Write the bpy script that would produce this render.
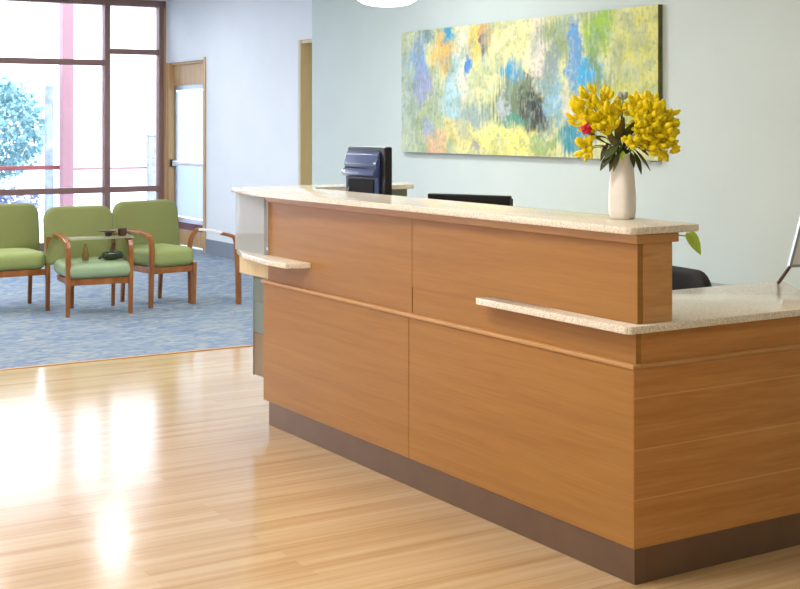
import bpy, bmesh, math, random
from mathutils import Vector, Matrix
random.seed(7)
for o in list(bpy.data.objects): bpy.data.objects.remove(o)
S = bpy.context.scene; COL = S.collection
PI = math.pi

# ------------------------------------------------------------------ camera
CAM = Vector((3.238, -2.895, 1.5)); TH = math.radians(31.75); FPX = 1320.0
cd = bpy.data.cameras.new('camera'); cam = bpy.data.objects.new('camera', cd); COL.objects.link(cam)
cam.location = CAM
fw = Vector((-math.cos(TH), math.sin(TH), 0))
cam.rotation_euler = fw.to_track_quat('-Z', 'Y').to_euler()
cd.sensor_fit = 'HORIZONTAL'; cd.sensor_width = 36; cd.lens = 36 * FPX / 800
cd.shift_y = -(294.5 - 123.0) / 800
cd.clip_start = .05; cd.clip_end = 300
S.camera = cam

# ------------------------------------------------------------------ world, sun, exposure
W = bpy.data.worlds.new('sky'); S.world = W; W.use_nodes = True
bg = W.node_tree.nodes['Background']; bg.inputs[0].default_value = (.82, .92, 1.0, 1); bg.inputs[1].default_value = 7.0
S.view_settings.view_transform = 'Standard'; S.view_settings.look = 'None'
S.view_settings.exposure = 0.08; S.view_settings.gamma = 1.0; S.view_settings.use_curve_mapping = False
sd = bpy.data.lights.new('sun', 'SUN'); sd.energy = 3.0; sd.angle = math.radians(3); sd.color = (1, .96, .9)
sun = bpy.data.objects.new('sun', sd); COL.objects.link(sun); sun.location = (-20, -6, 10)
sun.rotation_euler = Vector((-.35, .45, -1)).to_track_quat('-Z', 'Y').to_euler()
# daylight through the window wall
pd = bpy.data.lights.new('window_portal', 'AREA'); pd.shape = 'RECTANGLE'; pd.size = 9.0; pd.size_y = 2.9
pd.cycles.is_portal = True
po = bpy.data.objects.new('window_portal', pd); COL.objects.link(po); po.location = (-12.3, -1.3, 1.5)
po.rotation_euler = Vector((1, 0, 0)).to_track_quat('-Z', 'Z').to_euler()
LIGHTS = [  # mostly unseen ceiling panels added as fill: x, y, watts, colour
    (-10.3, 1.9, 26, (.92, .95, 1)), (-8.6, -.1, 92, (.94, .96, 1)), (-10.3, -1.5, 60, (.92, .95, 1)), (-10.3, -4.5, 60, (.92, .95, 1)),
    (-7.0, -1.5, 70, (.95, .97, 1)), (-7.0, -4.5, 50, (.96, .97, 1)),
    (-4.8, 1.3, 112, (.93, .97, 1)), (-3.6, -2.0, 80, (1, .96, .92)), (-3.6, -4.6, 70, (1, .96, .92)),
    (-1.8, .6, 40, (1, .91, .70)), (-.6, -1.8, 96, (1, .95, .87)), (-.6, -4.6, 80, (1, .95, .87)),
    (2.6, 1.3, 8, (1, .86, .56)), (2.6, -2.4, 46, (1, .9, .72)), (2.6, -4.8, 44, (1, .9, .72))]
LS = .48
for x, y, w, c in LIGHTS:
    ld = bpy.data.lights.new('lamp_and_fill_light', 'AREA'); ld.shape = 'SQUARE'; ld.size = .3 if w == 26 else .56
    ld.energy = w * LS; ld.color = c
    lo = bpy.data.objects.new('lamp_and_fill_light', ld); COL.objects.link(lo); lo.location = (x, y, 2.965)

# ------------------------------------------------------------------ materials
def lin(c):
    return tuple(((v/255)/12.92 if v/255 <= .04045 else ((v/255+.055)/1.055)**2.4) for v in c) + (1,)
def newmat(name):
    m = bpy.data.materials.new(name); m.use_nodes = True
    return m, m.node_tree.nodes, m.node_tree.links, m.node_tree.nodes['Principled BSDF']
def plain(name, c, rough=.5, metal=0, spec=.5, var=.04, scale=30, emit=None, coat=0):
    m, N, L, B = newmat(name)
    B.inputs['Roughness'].default_value = rough; B.inputs['Metallic'].default_value = metal
    B.inputs['Specular IOR Level'].default_value = spec; B.inputs['Coat Weight'].default_value = coat
    tc = N.new('ShaderNodeTexCoord'); n = N.new('ShaderNodeTexNoise'); n.inputs['Scale'].default_value = scale
    L.new(tc.outputs['Object'], n.inputs['Vector'])
    r = N.new('ShaderNodeValToRGB'); a = lin(c)
    r.color_ramp.elements[0].position = .3; r.color_ramp.elements[1].position = .7
    r.color_ramp.elements[0].color = tuple(v*(1-var) for v in a[:3])+(1,)
    r.color_ramp.elements[1].color = tuple(min(1, v*(1+var)) for v in a[:3])+(1,)
    L.new(n.outputs['Fac'], r.inputs['Fac']); L.new(r.outputs['Color'], B.inputs['Base Color'])
    if emit:
        B.inputs['Emission Color'].default_value = lin(emit[0]); B.inputs['Emission Strength'].default_value = emit[1]
    return m
def wood(name, c1, c2, scale, rough=.35, dist=.6, lines=None, coat=0.0, fine=None, spec=.5):
    """grain: noise stretched along the low-scale axis"""
    m, N, L, B = newmat(name)
    B.inputs['Roughness'].default_value = rough; B.inputs['Coat Weight'].default_value = coat
    B.inputs['Specular IOR Level'].default_value = spec
    tc = N.new('ShaderNodeTexCoord'); mp = N.new('ShaderNodeMapping'); mp.inputs['Scale'].default_value = scale
    L.new(tc.outputs['Object'], mp.inputs['Vector'])
    n = N.new('ShaderNodeTexNoise'); n.inputs['Scale'].default_value = 1; n.inputs['Detail'].default_value = 4
    n.inputs['Distortion'].default_value = dist
    L.new(mp.outputs[0], n.inputs['Vector'])
    mp2 = N.new('ShaderNodeMapping'); mp2.inputs['Scale'].default_value = tuple(v*4.5 for v in scale)
    L.new(tc.outputs['Object'], mp2.inputs['Vector'])
    n2 = N.new('ShaderNodeTexNoise'); n2.inputs['Scale'].default_value = 1; n2.inputs['Detail'].default_value = 2
    L.new(mp2.outputs[0], n2.inputs['Vector'])
    mx = N.new('ShaderNodeMath'); mx.operation = 'MULTIPLY_ADD'; mx.inputs[1].default_value = .35
    L.new(n2.outputs['Fac'], mx.inputs[0])
    ml = N.new('ShaderNodeMath'); ml.operation = 'MULTIPLY'; ml.inputs[1].default_value = .65
    L.new(n.outputs['Fac'], ml.inputs[0]); L.new(ml.outputs[0], mx.inputs[2])
    r = N.new('ShaderNodeValToRGB'); e = r.color_ramp.elements
    e[0].position = .34; e[1].position = .66; e[0].color = lin(c1); e[1].color = lin(c2)
    L.new(mx.outputs[0], r.inputs['Fac']); out = r.outputs['Color']
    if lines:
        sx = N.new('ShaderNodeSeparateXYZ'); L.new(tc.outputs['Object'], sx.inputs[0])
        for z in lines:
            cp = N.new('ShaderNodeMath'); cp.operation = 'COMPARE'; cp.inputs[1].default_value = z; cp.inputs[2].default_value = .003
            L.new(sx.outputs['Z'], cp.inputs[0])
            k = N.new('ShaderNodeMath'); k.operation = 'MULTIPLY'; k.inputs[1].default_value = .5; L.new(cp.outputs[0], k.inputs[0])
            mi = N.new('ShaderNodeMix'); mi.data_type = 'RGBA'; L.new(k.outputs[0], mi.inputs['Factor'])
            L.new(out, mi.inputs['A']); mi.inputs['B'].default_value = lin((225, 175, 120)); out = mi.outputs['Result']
    L.new(out, B.inputs['Base Color'])
    return m
def glass(name, tint=(1, 1, 1), refl=1.0, rough=0.0, mix=None):
    m = bpy.data.materials.new(name); m.use_nodes = True; N = m.node_tree.nodes; L = m.node_tree.links
    N.clear(); o = N.new('ShaderNodeOutputMaterial'); t = N.new('ShaderNodeBsdfTransparent')
    t.inputs[0].default_value = tuple(tint)+(1,)
    g = N.new('ShaderNodeBsdfGlossy'); g.inputs['Roughness'].default_value = rough
    f = N.new('ShaderNodeFresnel'); f.inputs[0].default_value = 1.45
    mi = N.new('ShaderNodeMixShader'); L.new(f.outputs[0], mi.inputs[0]); L.new(t.outputs[0], mi.inputs[1]); L.new(g.outputs[0], mi.inputs[2])
    out = mi.outputs[0]
    if mix:   # frosting: part of the light is scattered
        d = N.new('ShaderNodeBsdfDiffuse'); d.inputs[0].default_value = lin(mix[0])
        tl = N.new('ShaderNodeBsdfTranslucent'); tl.inputs[0].default_value = lin(mix[0])
        dm = N.new('ShaderNodeMixShader'); dm.inputs[0].default_value = .45; L.new(d.outputs[0], dm.inputs[1]); L.new(tl.outputs[0], dm.inputs[2])
        m2 = N.new('ShaderNodeMixShader'); m2.inputs[0].default_value = mix[1]
        L.new(out, m2.inputs[1]); L.new(dm.outputs[0], m2.inputs[2]); out = m2.outputs[0]
    L.new(out, o.inputs[0]); return m

M = {}
M['paint'] = plain('pale_green_paint', (206, 217, 213), .7, var=.015, scale=3)
M['white'] = plain('white_paint', (242, 244, 247), .7, var=.012, scale=3)
M['ceil'] = plain('ceiling_white', (235, 235, 235), .85, var=.01)
M['trimwhite'] = plain('white_trim', (240, 240, 242), .5, var=.01)
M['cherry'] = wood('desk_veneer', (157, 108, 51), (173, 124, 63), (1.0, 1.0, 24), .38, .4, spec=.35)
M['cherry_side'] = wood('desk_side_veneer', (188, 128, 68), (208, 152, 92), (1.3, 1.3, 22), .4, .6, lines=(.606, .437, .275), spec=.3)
M['cherry_trim'] = wood('desk_trim_veneer', (184, 134, 78), (204, 158, 104), (2, 2, 30), .35)
M['chairwood'] = wood('chair_wood', (132, 76, 34), (174, 110, 54), (8, 8, 3), .32)
M['doorwood'] = wood('door_wood', (196, 152, 98), (216, 176, 124), (14, 14, 1), .45)
M['tanwood'] = wood('tan_wood', (220, 196, 146), (230, 208, 162), (12, 12, 1), .5)
M['toe'] = plain('bronze_toe_kick', (122, 98, 80), .42, metal=.55, var=.05, scale=8)
M['base'] = plain('grey_baseboard', (140, 146, 160), .5, var=.03)
M['frame'] = plain('bronze_window_frame', (142, 108, 98), .45, metal=.1, var=.04)
M['alu'] = plain('aluminium', (186, 190, 196), .3, metal=.8, var=.03)
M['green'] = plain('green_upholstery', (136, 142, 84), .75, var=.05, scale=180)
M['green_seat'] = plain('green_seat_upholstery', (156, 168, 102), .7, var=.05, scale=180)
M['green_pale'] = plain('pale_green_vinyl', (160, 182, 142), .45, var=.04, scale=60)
M['black'] = plain('black_plastic', (20, 20, 23), .3, var=.1, scale=20)
M['window_blue'] = plain('monitor_back_plastic', (62, 78, 124), .25, var=.06, scale=12, coat=.5)  # blue of the mirrored window put into the base colour
M['mesh'] = plain('black_chair_fabric', (22, 22, 25), .8, var=.2, scale=300)
M['screen'] = plain('dark_screen', (12, 13, 16), .15, var=.02)
M['greycab'] = plain('green_grey_laminate', (150, 166, 148), .6, var=.02)
M['greytop'] = plain('grey_laminate', (150, 158, 166), .5, var=.02)
M['yellow'] = plain('yellow_petal', (255, 222, 14), .55, var=.22, scale=40)
m, N, L, B = newmat('yellow_petal'); B.inputs['Base Color'].default_value = lin((255, 238, 16)); B.inputs['Roughness'].default_value = .5
tl = N.new('ShaderNodeBsdfTranslucent'); tl.inputs[0].default_value = lin((255, 236, 10)); mi = N.new('ShaderNodeMixShader'); mi.inputs[0].default_value = .25
L.new(B.outputs[0], mi.inputs[1]); L.new(tl.outputs[0], mi.inputs[2]); L.new(mi.outputs[0], N['Material Output'].inputs[0]); M['yellow'] = m
M['stem'] = plain('green_stem', (70, 82, 36), .6, var=.2, scale=40)
M['darkleaf'] = plain('dark_leaf', (74, 84, 44), .45, var=.35, scale=25)
M['brownleaf'] = plain('brown_leaf', (104, 92, 52), .5, var=.35, scale=25)
M['red'] = plain('red_petal', (222, 36, 66), .5, var=.2, scale=60)
M['bluegrey'] = plain('blue_grey_petal', (170, 180, 196), .6, var=.1, scale=60)
M['pothos'] = plain('bright_pothos_leaf', (160, 188, 52), .4, var=.12, scale=22)
M['vase'] = plain('white_glazed_ceramic', (242, 238, 232), .25, var=.05, scale=18, coat=.3)
M['pot'] = plain('grey_pot', (150, 146, 140), .6)
M['amber'] = plain('amber_bottle', (120, 100, 40), .2, var=.3, scale=60)
M['darkgreen'] = plain('dark_green_ceramic', (44, 58, 36), .25, var=.2, scale=60)
M['brown'] = plain('dark_brown', (78, 54, 38), .4, var=.2, scale=50)
M['board'] = plain('white_board', (240, 243, 247), .35, var=.01)
M['lamp'] = plain('lit_lamp_glass', (255, 252, 246), .3, emit=((255, 250, 240), 3.0))
M['diffuser'] = plain('lit_ceiling_diffuser', (255, 252, 246), .4, emit=((255, 252, 246), 2.5))
M['wglass'] = glass('window_glass', (.98, .99, 1))
M['dglass'] = glass('door_glass', (.93, .95, .97), mix=((214, 222, 228), .62))
M['dglass2'] = glass('door_glass_lower', (.80, .84, .89), mix=((200, 208, 220), .75))
M['frost'] = glass('frosted_glass', (.9, .92, .93), mix=((226, 230, 232), .62))
M['block'] = glass('grey_green_glass', (.75, .82, .82), mix=((176, 190, 188), .7))
M['tanpane'] = glass('tan_glass', (.8, .72, .62), mix=((190, 168, 142), .78))
M['tray'] = glass('pale_tray_glass', (.9, .95, .88), mix=((226, 222, 200), .5))
# outside
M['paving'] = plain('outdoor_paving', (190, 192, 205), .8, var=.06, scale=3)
M['leaf_haze'] = plain('hazed_foliage', (112, 150, 158), .8, var=.3, scale=6)  # real leaves greener; pale blue overexposure haze put into the colour
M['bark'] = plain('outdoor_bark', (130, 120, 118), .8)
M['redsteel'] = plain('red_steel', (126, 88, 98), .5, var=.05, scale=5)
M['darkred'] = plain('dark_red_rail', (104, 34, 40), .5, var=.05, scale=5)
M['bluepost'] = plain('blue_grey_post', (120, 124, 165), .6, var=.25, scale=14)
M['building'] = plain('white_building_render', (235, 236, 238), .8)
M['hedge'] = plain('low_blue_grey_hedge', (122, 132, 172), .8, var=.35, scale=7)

# speckled stone
m, N, L, B = newmat('speckled_stone'); B.inputs['Roughness'].default_value = .12
tc = N.new('ShaderNodeTexCoord'); vo = N.new('ShaderNodeTexVoronoi'); vo.inputs['Scale'].default_value = 300
L.new(tc.outputs['Object'], vo.inputs['Vector'])
r = N.new('ShaderNodeValToRGB'); e = r.color_ramp.elements; e[0].position = 0; e[0].color = lin((226, 215, 198)); e[1].position = 1; e[1].color = lin((250, 244, 233))
e = r.color_ramp.elements.new(.45); e.color = lin((240, 231, 214)); e = r.color_ramp.elements.new(.12); e.color = lin((210, 196, 176))
sp = N.new('ShaderNodeSeparateColor'); L.new(vo.outputs['Color'], sp.inputs[0]); L.new(sp.outputs[0], r.inputs['Fac'])
L.new(r.outputs['Color'], B.inputs['Base Color']); M['stone'] = m

# strip floor: boards along Y
m, N, L, B = newmat('maple_strip_floor')
B.inputs['Roughness'].default_value = .15; B.inputs['IOR'].default_value = 1.62; B.inputs['Specular IOR Level'].default_value = .5
tc = N.new('ShaderNodeTexCoord'); mp = N.new('ShaderNodeMapping'); mp.inputs['Rotation'].default_value = (0, 0, PI/2)
L.new(tc.outputs['Object'], mp.inputs['Vector'])
br = N.new('ShaderNodeTexBrick'); br.offset = .37; br.inputs['Scale'].default_value = 1
br.inputs['Brick Width'].default_value = 1.3; br.inputs['Row Height'].default_value = .057; br.inputs['Mortar Size'].default_value = .0006
br.inputs['Color1'].default_value = (.0, .0, .0, 1); br.inputs['Color2'].default_value = (1, 1, 1, 1); br.inputs['Mortar'].default_value = (.1, .1, .1, 1)
L.new(mp.outputs[0], br.inputs['Vector'])
mp2 = N.new('ShaderNodeMapping'); mp2.inputs['Scale'].default_value = (34, .9, 1); L.new(tc.outputs['Object'], mp2.inputs['Vector'])
n = N.new('ShaderNodeTexNoise'); n.inputs['Scale'].default_value = 1; n.inputs['Detail'].default_value = 4; n.inputs['Distortion'].default_value = .5
L.new(mp2.outputs[0], n.inputs['Vector'])
mx = N.new('ShaderNodeMix'); mx.data_type = 'RGBA'; mx.inputs['Factor'].default_value = .75
L.new(br.outputs['Color'], mx.inputs['A']); L.new(n.outputs['Fac'], mx.inputs['B'])
r = N.new('ShaderNodeValToRGB'); e = r.color_ramp.elements; e[0].position = .22; e[0].color = lin((174, 138, 94)); e[1].position = .72; e[1].color = lin((206, 181, 144))
e = r.color_ramp.elements.new(.42); e.color = lin((193, 162, 120))
L.new(mx.outputs['Result'], r.inputs['Fac']); L.new(r.outputs['Color'], B.inputs['Base Color'])
bp = N.new('ShaderNodeBump'); bp.inputs['Strength'].default_value = .12; bp.inputs['Distance'].default_value = .002
L.new(n.outputs['Fac'], bp.inputs['Height']); L.new(bp.outputs[0], B.inputs['Normal']); M['floor'] = m

# carpet
m, N, L, B = newmat('blue_grey_carpet'); B.inputs['Roughness'].default_value = .95; B.inputs['Specular IOR Level'].default_value = .15
tc = N.new('ShaderNodeTexCoord'); mp = N.new('ShaderNodeMapping'); mp.inputs['Scale'].default_value = (7, 3.0, 1); L.new(tc.outputs['Object'], mp.inputs['Vector'])
n = N.new('ShaderNodeTexNoise'); n.inputs['Scale'].default_value = 2.2; n.inputs['Detail'].default_value = 5; n.inputs['Distortion'].default_value = 1.6
L.new(mp.outputs[0], n.inputs['Vector'])
r = N.new('ShaderNodeValToRGB'); e = r.color_ramp.elements; e[0].position = .38; e[0].color = lin((112, 132, 160)); e[1].position = .64; e[1].color = lin((160, 166, 166))
L.new(n.outputs['Fac'], r.inputs['Fac']); L.new(r.outputs['Color'], B.inputs['Base Color']); M['carpet'] = m

# abstract painting; coordinates in metres on the canvas (u = x, v = z)
m, N, L, B = newmat('abstract_painting'); B.inputs['Roughness'].default_value = .6
tc = N.new('ShaderNodeTexCoord')
def noise(scale, detail=3, vec=None, mscale=None, rot=0):
    v = vec or tc.outputs['Object']
    if mscale:
        mm = N.new('ShaderNodeMapping'); mm.inputs['Scale'].default_value = mscale; mm.inputs['Rotation'].default_value = (0, rot, 0); L.new(v, mm.inputs[0]); v = mm.outputs[0]
    q = N.new('ShaderNodeTexNoise'); q.inputs['Scale'].default_value = scale; q.inputs['Detail'].default_value = detail; L.new(v, q.inputs['Vector']); return q
def vmath(op, a, b):
    q = N.new('ShaderNodeVectorMath'); q.operation = op
    for i, x in enumerate((a, b)):
        if isinstance(x, (tuple, list)): q.inputs[i].default_value = x
        else: L.new(x, q.inputs[i])
    return q.outputs[0]
def fmath(op, a, b=0.0, clamp=False):
    q = N.new('ShaderNodeMath'); q.operation = op; q.use_clamp = clamp
    for i, x in enumerate((a, b)):
        if isinstance(x, (int, float)): q.inputs[i].default_value = x
        else: L.new(x, q.inputs[i])
    return q.outputs[0]
warp = vmath('ADD', tc.outputs['Object'], vmath('MULTIPLY', vmath('SUBTRACT', noise(5, 4).outputs['Color'], (.5, .5, .5)), (.34, 0, .34)))
fine = noise(26, 3).outputs['Fac']; streak = noise(1, 4, mscale=(42, 1, 5)).outputs['Fac']; streak2 = noise(1, 4, mscale=(40, 1, 7), rot=.7).outputs['Fac']
def mixc(fac, a, b):
    q = N.new('ShaderNodeMix'); q.data_type = 'RGBA'
    for s, x in (('Factor', fac), ('A', a), ('B', b)):
        if isinstance(x, (int, float, tuple)): q.inputs[s].default_value = x
        else: L.new(x, q.inputs[s])
    return q.outputs['Result']
colr = mixc(fmath('MULTIPLY_ADD', streak, .9, True), lin((186, 196, 140)), lin((222, 220, 158)))
PX0, PZ0 = -4.535, 1.755
blobs = [ # x, z, rx, rz, colour, strength
    (-5.9, 1.75, .22, .5, (178, 200, 188), .9), (-5.55, 1.5, .35, .28, (172, 186, 138), .9), (-5.74, 1.97, .15, .24, (132, 166, 216), .95), (-5.75, 1.8, .16, .13, (160, 160, 200), .7),
    (-5.39, 2.06, .15, .18, (242, 188, 92), 1), (-5.32, 2.22, .12, .07, (52, 158, 196), 1), (-5.62, 2.21, .08, .06, (90, 140, 150), .8),
    (-5.29, 1.74, .12, .28, (178, 214, 222), 1), (-5.12, 1.95, .10, .35, (232, 228, 206), .8), (-4.97, 2.12, .10, .14, (240, 210, 90), .9), (-4.85, 2.15, .06, .12, (226, 160, 66), 1), (-4.86, 2.07, .04, .06, (90, 60, 90), .95),
    (-5.05, 1.94, .06, .10, (56, 130, 204), 1), (-5.0, 1.55, .20, .10, (110, 150, 170), .7), (-5.25, 1.42, .25, .10, (232, 214, 130), .9), (-5.51, 1.33, .14, .09, (236, 184, 136), .9), (-5.66, 1.46, .08, .09, (160, 170, 210), .8),
    (-4.48, 2.12, .30, .12, (242, 232, 160), .95), (-4.75, 1.88, .22, .14, (222, 222, 160), .8), (-4.18, 2.0, .13, .28, (230, 214, 196), 1), (-4.51, 1.83, .15, .10, (44, 150, 200), 1),
    (-4.41, 1.62, .36, .18, (112, 128, 96), 1), (-4.30, 1.62, .12, .22, (66, 70, 54), .95), (-4.22, 1.55, .11, .15, (40, 46, 44), .9), (-4.5, 1.5, .14, .07, (76, 150, 130), .9), (-4.62, 1.62, .07, .09, (200, 208, 220), .7),
    (-4.54, 1.34, .62, .11, (240, 232, 126), 1), (-5.0, 1.30, .06, .05, (180, 150, 180), .8), (-3.99, 2.06, .17, .18, (152, 166, 108), .95), (-4.05, 1.78, .10, .24, (130, 150, 160), .8), (-3.78, 1.98, .07, .26, (96, 156, 210), 1),
    (-3.64, 1.86, .12, .12, (44, 172, 226), 1), (-3.53, 2.10, .16, .15, (158, 196, 56), 1), (-3.6, 1.95, .05, .15, (120, 160, 40), .8), (-3.15, 1.85, .28, .5, (216, 214, 112), 1), (-3.42, 1.9, .12, .14, (222, 222, 150), .9), (-3.53, 1.70, .16, .12, (140, 150, 72), .95),
    (-3.3, 1.55, .3, .16, (190, 196, 96), .7), (-3.84, 1.38, .18, .12, (36, 142, 160), 1), (-3.7, 1.5, .16, .1, (70, 150, 180), .9), (-4.01, 1.66, .13, .14, (140, 192, 216), .9), (-3.85, 1.62, .10, .08, (226, 216, 190), .8), (-4.15, 1.36, .14, .06, (90, 160, 90), .6)]
for (x, z, rx, rz, c, st) in blobs:
    d = vmath('MULTIPLY', vmath('SUBTRACT', warp, (x-PX0, 0, z-PZ0)), (1/rx, 0, 1/rz))
    q = N.new('ShaderNodeVectorMath'); q.operation = 'LENGTH'; L.new(d, q.inputs[0])
    f = fmath('ADD', q.outputs['Value'], fmath('MULTIPLY', fmath('SUBTRACT', fine if rx < .15 else streak, .5), 1.9))
    mr = N.new('ShaderNodeMapRange'); mr.interpolation_type = 'SMOOTHSTEP'; L.new(f, mr.inputs[0])
    mr.inputs[1].default_value = .6; mr.inputs[2].default_value = 1.4; mr.inputs[3].default_value = st; mr.inputs[4].default_value = 0
    colr = mixc(mr.outputs[0], colr, lin(c))
# dry-brush flecks
def fleck(src, lo, hi, c, st):
    global colr
    mr = N.new('ShaderNodeMapRange'); L.new(src, mr.inputs[0]); mr.inputs[1].default_value = lo; mr.inputs[2].default_value = hi; mr.inputs[3].default_value = 0; mr.inputs[4].default_value = st
    colr = mixc(mr.outputs[0], colr, lin(c))
fleck(noise(7, 6).outputs['Fac'], .48, .68, (128, 146, 104), .55); fleck(noise(9, 6, mscale=(1, 1, .6), rot=.5).outputs['Fac'], .52, .70, (150, 178, 168), .5)
fleck(streak2, .56, .74, (228, 226, 200), .4); fleck(noise(30, 5).outputs['Fac'], .52, .70, (112, 130, 100), .45); fleck(noise(24, 6, mscale=(1, 1, .5), rot=.6).outputs['Fac'], .55, .72, (236, 230, 196), .4)
fleck(noise(1, 3, mscale=(60, 1, 10)).outputs['Fac'], .6, .7, (120, 156, 150), .5)
L.new(colr, B.inputs['Base Color']); M['painting'] = m
M['canvas_side'] = plain('painted_canvas_edge', (92, 94, 48), .7, var=.3, scale=12)

# ------------------------------------------------------------------ mesh helpers
def tag(o, label=None, cat=None, group=None, kind=None):
    if label: o['label'] = label
    if cat: o['category'] = cat
    if group: o['group'] = group
    if kind: o['kind'] = kind
    return o
def empty(name, label, cat, loc=(0, 0, 0), rz=0, group=None):
    o = bpy.data.objects.new(name, None); COL.objects.link(o); o.location = loc; o.rotation_euler = (0, 0, rz); o.empty_display_size = .1
    return tag(o, label, cat, group)
def obj(name, bm, mat, parent=None, smooth=False, label=None, cat=None, group=None, kind=None, loc=None, angle=35):
    bmesh.ops.recalc_face_normals(bm, faces=bm.faces)
    me = bpy.data.meshes.new(name); bm.to_mesh(me); bm.free()
    me.materials.append(M[mat] if isinstance(mat, str) else mat)
    if smooth:
        me.shade_smooth()
        me.set_sharp_from_angle(angle=math.radians(angle))
    o = bpy.data.objects.new(name, me); COL.objects.link(o)
    if parent is not None: o.parent = parent
    if loc: o.location = loc
    return tag(o, label, cat, group, kind)
def box(x0, x1, y0, y1, z0, z1, bev=0, bm=None, seg=2):
    b = bmesh.new()
    vs = [b.verts.new((x, y, z)) for x in (x0, x1) for y in (y0, y1) for z in (z0, z1)]
    for f in ((0, 1, 3, 2), (4, 6, 7, 5), (0, 4, 5, 1), (2, 3, 7, 6), (0, 2, 6, 4), (1, 5, 7, 3)): b.faces.new([vs[i] for i in f])
    if bev:
        bmesh.ops.bevel(b, geom=b.edges[:], offset=bev, segments=seg, affect='EDGES', profile=.5, clamp_overlap=True)
    if bm is None: return b
    merge(bm, b); return bm
def merge(bm, b):
    me = bpy.data.meshes.new('tmp'); b.to_mesh(me); b.free(); bm.from_mesh(me); bpy.data.meshes.remove(me)
def prism(pts, z0, z1, bev=0, axis='z'):
    """extrude a plan polygon; axis='y' takes pts as (x,z) and extrudes along y"""
    b = bmesh.new()
    def P(p, h): return (p[0], p[1], h) if axis == 'z' else ((p[0], h, p[1]) if axis == 'y' else (h, p[0], p[1]))
    lo = [b.verts.new(P(p, z0)) for p in pts]; hi = [b.verts.new(P(p, z1)) for p in pts]
    b.faces.new(lo); b.faces.new(list(reversed(hi)))
    for i in range(len(pts)):
        j = (i+1) % len(pts); b.faces.new((lo[i], hi[i], hi[j], lo[j]))
    if bev: bmesh.ops.bevel(b, geom=b.edges[:], offset=bev, segments=2, affect='EDGES', profile=.5, clamp_overlap=True)
    return b
def catmull(pts, n=6):
    P = [Vector(p) for p in pts]; P = [2*P[0]-P[1]] + P + [2*P[-1]-P[-2]]; out = []
    for i in range(1, len(P)-2):
        for k in range(n):
            t = k/n; a, b_, c, d = P[i-1:i+3]
            out.append(.5*((2*b_) + (c-a)*t + (2*a-5*b_+4*c-d)*t*t + (3*b_-a-3*c+d)*t**3))
    out.append(P[-2]); return out
def sweep(pts, radii, seg=10, shape='round', up=(0, 0, 1), bm=None, n=6, smooth=True):
    """tube along pts; radii: (w,h) per control point, shape 'round' or 'rect'"""
    path = catmull(pts, n) if smooth else [Vector(p) for p in pts]; m_ = len(path)
    b = bmesh.new(); rings = []; up = Vector(up)
    for i, p in enumerate(path):
        t = (path[min(i+1, m_-1)]-path[max(i-1, 0)]).normalized()
        s = t.cross(up)
        if s.length < 1e-4: s = t.cross(Vector((0, 1, 0)))
        s.normalize(); u = s.cross(t).normalized()
        k = i/(m_-1)*(len(radii)-1); a = min(int(k), len(radii)-2) if len(radii) > 1 else 0; fr = k-a
        ra = radii[a]; rb = radii[min(a+1, len(radii)-1)]
        w = ra[0]+(rb[0]-ra[0])*fr; h = ra[1]+(rb[1]-ra[1])*fr
        ring = []
        for q in range(seg):
            an = 2*PI*q/seg; c, sn = math.cos(an), math.sin(an)
            if shape == 'rect':
                e = .28; c = math.copysign(abs(c)**e, c); sn = math.copysign(abs(sn)**e, sn)
            ring.append(b.verts.new(p + s*w*c + u*h*sn))
        rings.append(ring)
    for r0, r1 in zip(rings, rings[1:]):
        for q in range(seg): b.faces.new((r0[q], r0[(q+1) % seg], r1[(q+1) % seg], r1[q]))
    b.faces.new(list(reversed(rings[0]))); b.faces.new(rings[-1])
    if bm is None: return b
    merge(bm, b); return bm
def lathe(prof, seg=32, sq=None, bm=None, cx=0, cy=0):
    """prof: list of (r, z); sq squares the section"""
    b = bmesh.new(); rings = []
    for r_, z in prof:
        ring = []
        for q in range(seg):
            a = 2*PI*q/seg; c, s = math.cos(a), math.sin(a)
            if sq: c = math.copysign(abs(c)**sq, c); s = math.copysign(abs(s)**sq, s)
            ring.append(b.verts.new((cx+r_*c, cy+r_*s, z)))
        rings.append(ring)
    for r0, r1 in zip(rings, rings[1:]):
        for q in range(seg): b.faces.new((r0[q], r0[(q+1) % seg], r1[(q+1) % seg], r1[q]))
    b.faces.new(list(reversed(rings[0]))); b.faces.new(rings[-1])
    if bm is None: return b
    merge(bm, b); return bm
def rrect(w, h, r, n=6, rt=None):
    """rounded rectangle outline centred on 0; rt = radius of the top corners"""
    out = []
    for (sx, sy, a0) in ((1, 1, 0), (-1, 1, PI/2), (-1, -1, PI), (1, -1, 1.5*PI)):
        rr = rt if (rt and sy > 0) else r
        cx, cy = sx*(w/2-rr), sy*(h/2-rr)
        for k in range(n+1):
            a = a0+PI/2*k/n; out.append((cx+rr*math.cos(a), cy+rr*math.sin(a)))
    return out
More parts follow.
